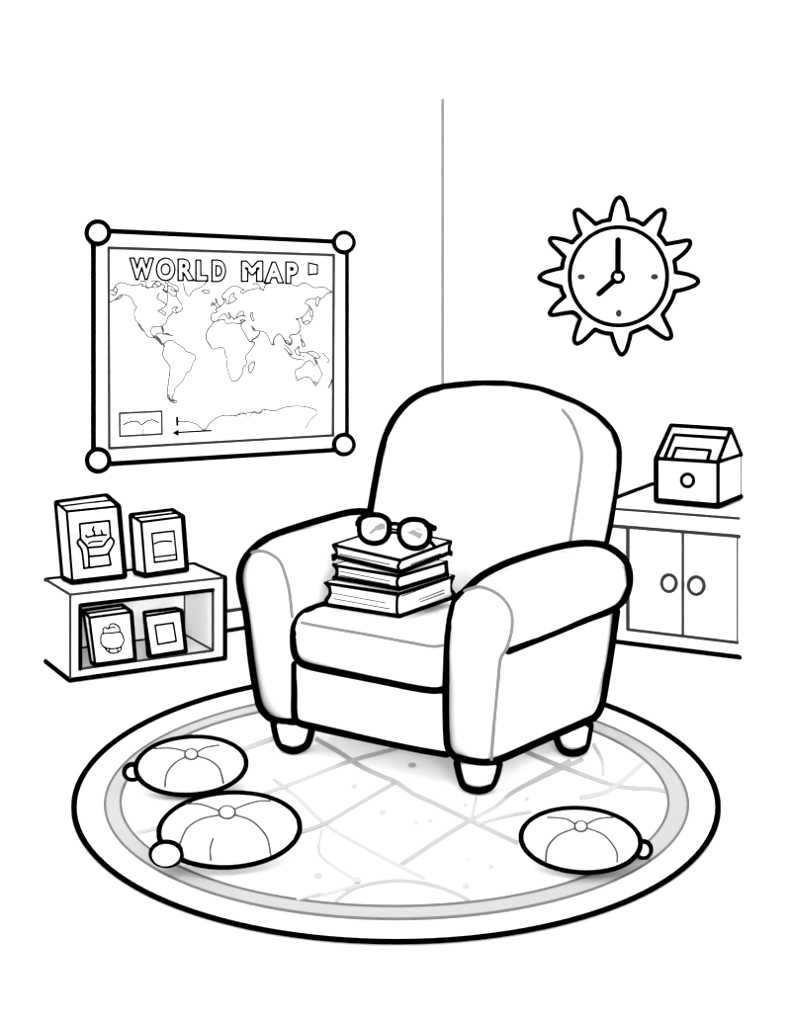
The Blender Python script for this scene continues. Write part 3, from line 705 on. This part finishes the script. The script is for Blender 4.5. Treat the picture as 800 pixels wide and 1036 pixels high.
b.tube([onQ(*q) for q in Z(*z6, [(112,115),(92,150),(90,165)])], rpx(2.4, ga), 'ink')
b.tube([onQ(*q) for q in Z(*z6, [(655,165),(690,185),(712,195)])], rpx(3.2, ga), 'ink')
b.build('frame', root)
for pts, sm in ((lensL, [('smudge', [(180,240),(170,250),(240,175),(285,150),(315,165),(315,200),(280,210),(240,215),(200,245)]), ('painted_reflection_pale', [(155,185),(200,125),(205,130),(165,195)])]),
                (lensR, [('smudge', [(500,228),(545,205),(580,225),(620,240),(600,285),(560,262),(515,240)]), ('painted_reflection_pale', [(545,200),(580,185),(610,200),(615,225),(580,215)]), ('painted_reflection_pale', [(480,195),(520,230),(490,245),(500,225)])])):
    b = MB(); P = crom([onQ(x, y, .0) for x, y in pts], 4, True)
    b.ext(P, -gn*.002, 'glass'); ln = b.build('lens', root)
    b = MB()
    for m, q in sm: b.ext([onQ(x, y, .0012) for x, y in Z(*z6, q)], gn*.0006, m)  # thin grey patches standing in for reflections on the glass
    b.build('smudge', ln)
for side, (hx, hy), (ex, ey) in (('l', (90,158), (200,60)), ('r', (715,200), (720,345))):
    b = MB(); h0 = onQ(*Z(*z6, [(hx, hy)])[0]) 
    if side == 'l':
        e_ = h0 - gn*.06; e_ = Vector((e_.x + .03, e_.y, ZT + .008)); m_ = h0 - gn*.03
    else:
        e_ = onz(*Z(*z6, [(ex, ey)])[0], ZT + .006); m_ = h0 - gn*.012; h0 = onQ(*Z(*z6, [(670, 290)])[0], -.004); m_ = h0.lerp(e_, .5)
    b.tube(crom([h0, m_, e_], 5), rpx(1.9 if side == 'r' else 1.4, ga), 'ink'); b.build('temple', root)

# ------------------------------------------------------------------ floor cushions
def cushion(label, cx, cy, a, c, button, seams, knob):
    # flattened ball resting on the rug
    q = (cy - HY) / F
    hp = math.sqrt(max(c*c - (a*q)**2, 1)) * .97
    D = (H - RZ) * F / (cy - HY + hp)
    R_ = a*D/F; h = hp*D/F*1.0
    O = atD(cx, cy, D); O.z = RZ + h
    col = Vector((R_, R_, h))
    b = MB()
    nu, nv = 48, 18; rings = []
    for j in range(nv + 1):
        al = -PI/2*.93 + (PI*.965)*j/nv
        rings.append([O + Vector((R_*math.cos(al)*math.cos(2*PI*i/nu)*.985, R_*math.cos(al)*math.sin(2*PI*i/nu)*.985, h*math.sin(al)*.985)) for i in range(nu)])
    b.loft(rings, 'fabric')
    # piping where the cushion turns away: a flat ring on the ellipsoid
    sc = lambda p: Vector(((p.x-O.x)/R_, (p.y-O.y)/R_, (p.z-O.z)/h)); us = lambda p: O + Vector((p.x*R_, p.y*R_, p.z*h))
    cc = sc(CAM); dd = cc.length; nn = cc/dd; cr_ = math.sqrt(1 - 1/dd**2); e1 = nn.cross(UP).normalized(); e2 = nn.cross(e1)
    P = [us(nn/dd + (e1*math.cos(t*PI/36) + e2*math.sin(t*PI/36))*cr_) for t in range(72)]
    rt = rpx(3.75, O)
    P = [Vector((p.x, p.y, max(p.z, RZ + rt))) for p in P]
    b.tube(P, rt, 'ink', closed=True, n=10)
    def hit(x, y, k=1.0):
        r = ray(x, y); ro = sc(CAM); rd = Vector((r.x/R_, r.y/R_, r.z/h)); A_ = rd.dot(rd); B_ = 2*ro.dot(rd); C_ = ro.dot(ro) - k*k
        di = B_*B_ - 4*A_*C_
        tt = (-B_ - math.sqrt(di))/(2*A_) if di > 0 else -B_/(2*A_)
        return CAM + r*tt
    ro = b.build('floor_cushion'); tag(ro, label, 'cushion', 'round floor cushions on the rug')
    b = MB()
    for s in seams:
        pp = crom([Vector((x, y, 0)) for x, y in s], 5)
        b.tube([hit(p.x, p.y) for p in pp], rpx(1.0, O), 'g2', n=6)
    tag(b.build('seams', ro), 'thin grey curved seam lines')
    bx, by, brx, bry = button
    b = MB(); e = [(bx + brx*math.cos(t*PI/12), by + bry*math.sin(t*PI/12)) for t in range(24)]
    Rg = [hit(x, y, 1.02) for x, y in e]; ct = hit(bx, by, 1.05)
    b.loft([[p - UP*.01 for p in Rg], Rg, [ct.lerp(p, .4) for p in Rg]], 'fabric'); b.tube(Rg, rpx(1.0, O), 'g2', closed=True, n=6); b.build('button', ro)
    kind, kx, ky, krx, kry = knob
    b = MB()
    if kind == 'ball':
        Dk = O.y - R_*.80; ctr = atD(kx, ky, Dk); 
        rk = rpx(krx, ctr); rz = rpx(kry, ctr)
        ctr.z = max(ctr.z, RZ + rz + .002)
        b.ball(ctr, (rk*.96, rk*.9, rz*.96), 'fabric', 24, 12)
        b.tube([ctr + Vector((rk*math.cos(t*PI/18), 0, rz*math.sin(t*PI/18))) for t in range(36)], rpx(2.9, O), 'ink', closed=True); b.build('pompom', ro)
    else:
        Dk = O.y; ctr = atD(kx, ky, Dk); rk = rpx(krx, ctr); rz = rpx(kry, ctr)
        b.tube([ctr + Vector((rk*math.cos(t*PI/18), 0, rz*math.sin(t*PI/18))) for t in range(36)], rpx(2.7, O), 'ink', closed=True)
        b.loft([[ctr + Vector((rk*math.cos(t*PI/18), s_, rz*math.sin(t*PI/18))) for t in range(36)] for s_ in (-.004, .004)], 'fabric', smooth=False)
        b.build('handle_loop', ro)
    return ro
cushion('small white round floor cushion furthest back on the left of the rug', 193.5, 774, 54, 28.2, (193.4,763,6.5,5.3),
        [[(186.5,760),(177,757.6),(167.5,756.9),(155.6,757.6)],[(200.8,760),(207.9,756.4),(221,754)],[(187.7,765.9),(177,771.8),(168.7,782.5),(166.8,795.6)],[(200.8,765.4),(212.6,769.4),(222,777.8),(226,792)]],
        ('loop', 134.2, 781, 7.6, 7))
cushion('largest white round floor cushion, with a white ball on its front left', 232.4, 838.3, 69.6, 36.6, (229.7,821.7,8.3,6.4),
        [[(221,820),(210,815.8),(200.8,813.4),(188.9,813.4)],[(238.8,818),(250.6,813.4),(262.5,810.5),(273,810.5)],[(221,824.8),(203,828.8),(188.9,838.3),(182,853.8)],[(238.8,824.8),(255.4,831),(269.6,846.6),(273.7,864.4)],[(215.5,848.5),(212.6,858.5),(213.3,870.4)]],
        ('ball', 168.3, 863.8, 14, 10.8))
cushion('white round floor cushion in front of the armchair at the right of the rug', 587, 849, 58.7, 31.4, (587.6,836,6.3,5.3),
        [[(581.6,833.6),(572,828.5),(554,827)],[(593.6,833.6),(605,828.5),(620,827)],[(581,838.4),(564.5,845),(554,857),(552,872)],[(594,838),(611,845),(623,860),(624.5,872)]],
        ('loop', 650.5, 859.4, 7, 7.6))

# ------------------------------------------------------------------ light, camera
W_ = bpy.data.worlds.new('sky'); bpy.context.scene.world = W_; W_.use_nodes = True
W_.node_tree.nodes['Background'].inputs['Color'].default_value = (1, 1, 1, 1)
W_.node_tree.nodes['Background'].inputs['Strength'].default_value = 1.0
sl_ = bpy.data.lights.new('sun', 'SUN'); sl_.energy = 0.5; sl_.angle = math.radians(6)
so = bpy.data.objects.new('sun', sl_); bpy.context.scene.collection.objects.link(so); so.location = (0, 3, 4); so.rotation_euler = (math.radians(2), math.radians(-2), 0)
fl_ = bpy.data.lights.new('front_fill', 'SUN'); fl_.energy = 2.8; fl_.angle = math.radians(20)  # added fill from behind the camera, brightens shelf interior and upright faces
fo_ = bpy.data.objects.new('front_fill', fl_); bpy.context.scene.collection.objects.link(fo_); fo_.location = (0, -2, 2); fo_.rotation_euler = (math.radians(90 - 11), 0, math.radians(12))

cam = bpy.data.cameras.new('camera'); co = bpy.data.objects.new('camera', cam); bpy.context.scene.collection.objects.link(co)
co.location = CAM; co.rotation_euler = (PI/2, 0, 0)
cam.sensor_fit = 'HORIZONTAL'; cam.sensor_width = 36; cam.lens = F/800*36
cam.shift_y = -(518 - HY)/800
sc = bpy.context.scene; sc.camera = co
sc.view_settings.view_transform = 'Standard'; sc.view_settings.look = 'None'; sc.view_settings.gamma = 1; sc.view_settings.use_curve_mapping = False
sc.view_settings.exposure = 0.4
for o in bpy.data.objects:
    if '_o' in o: del o['_o']
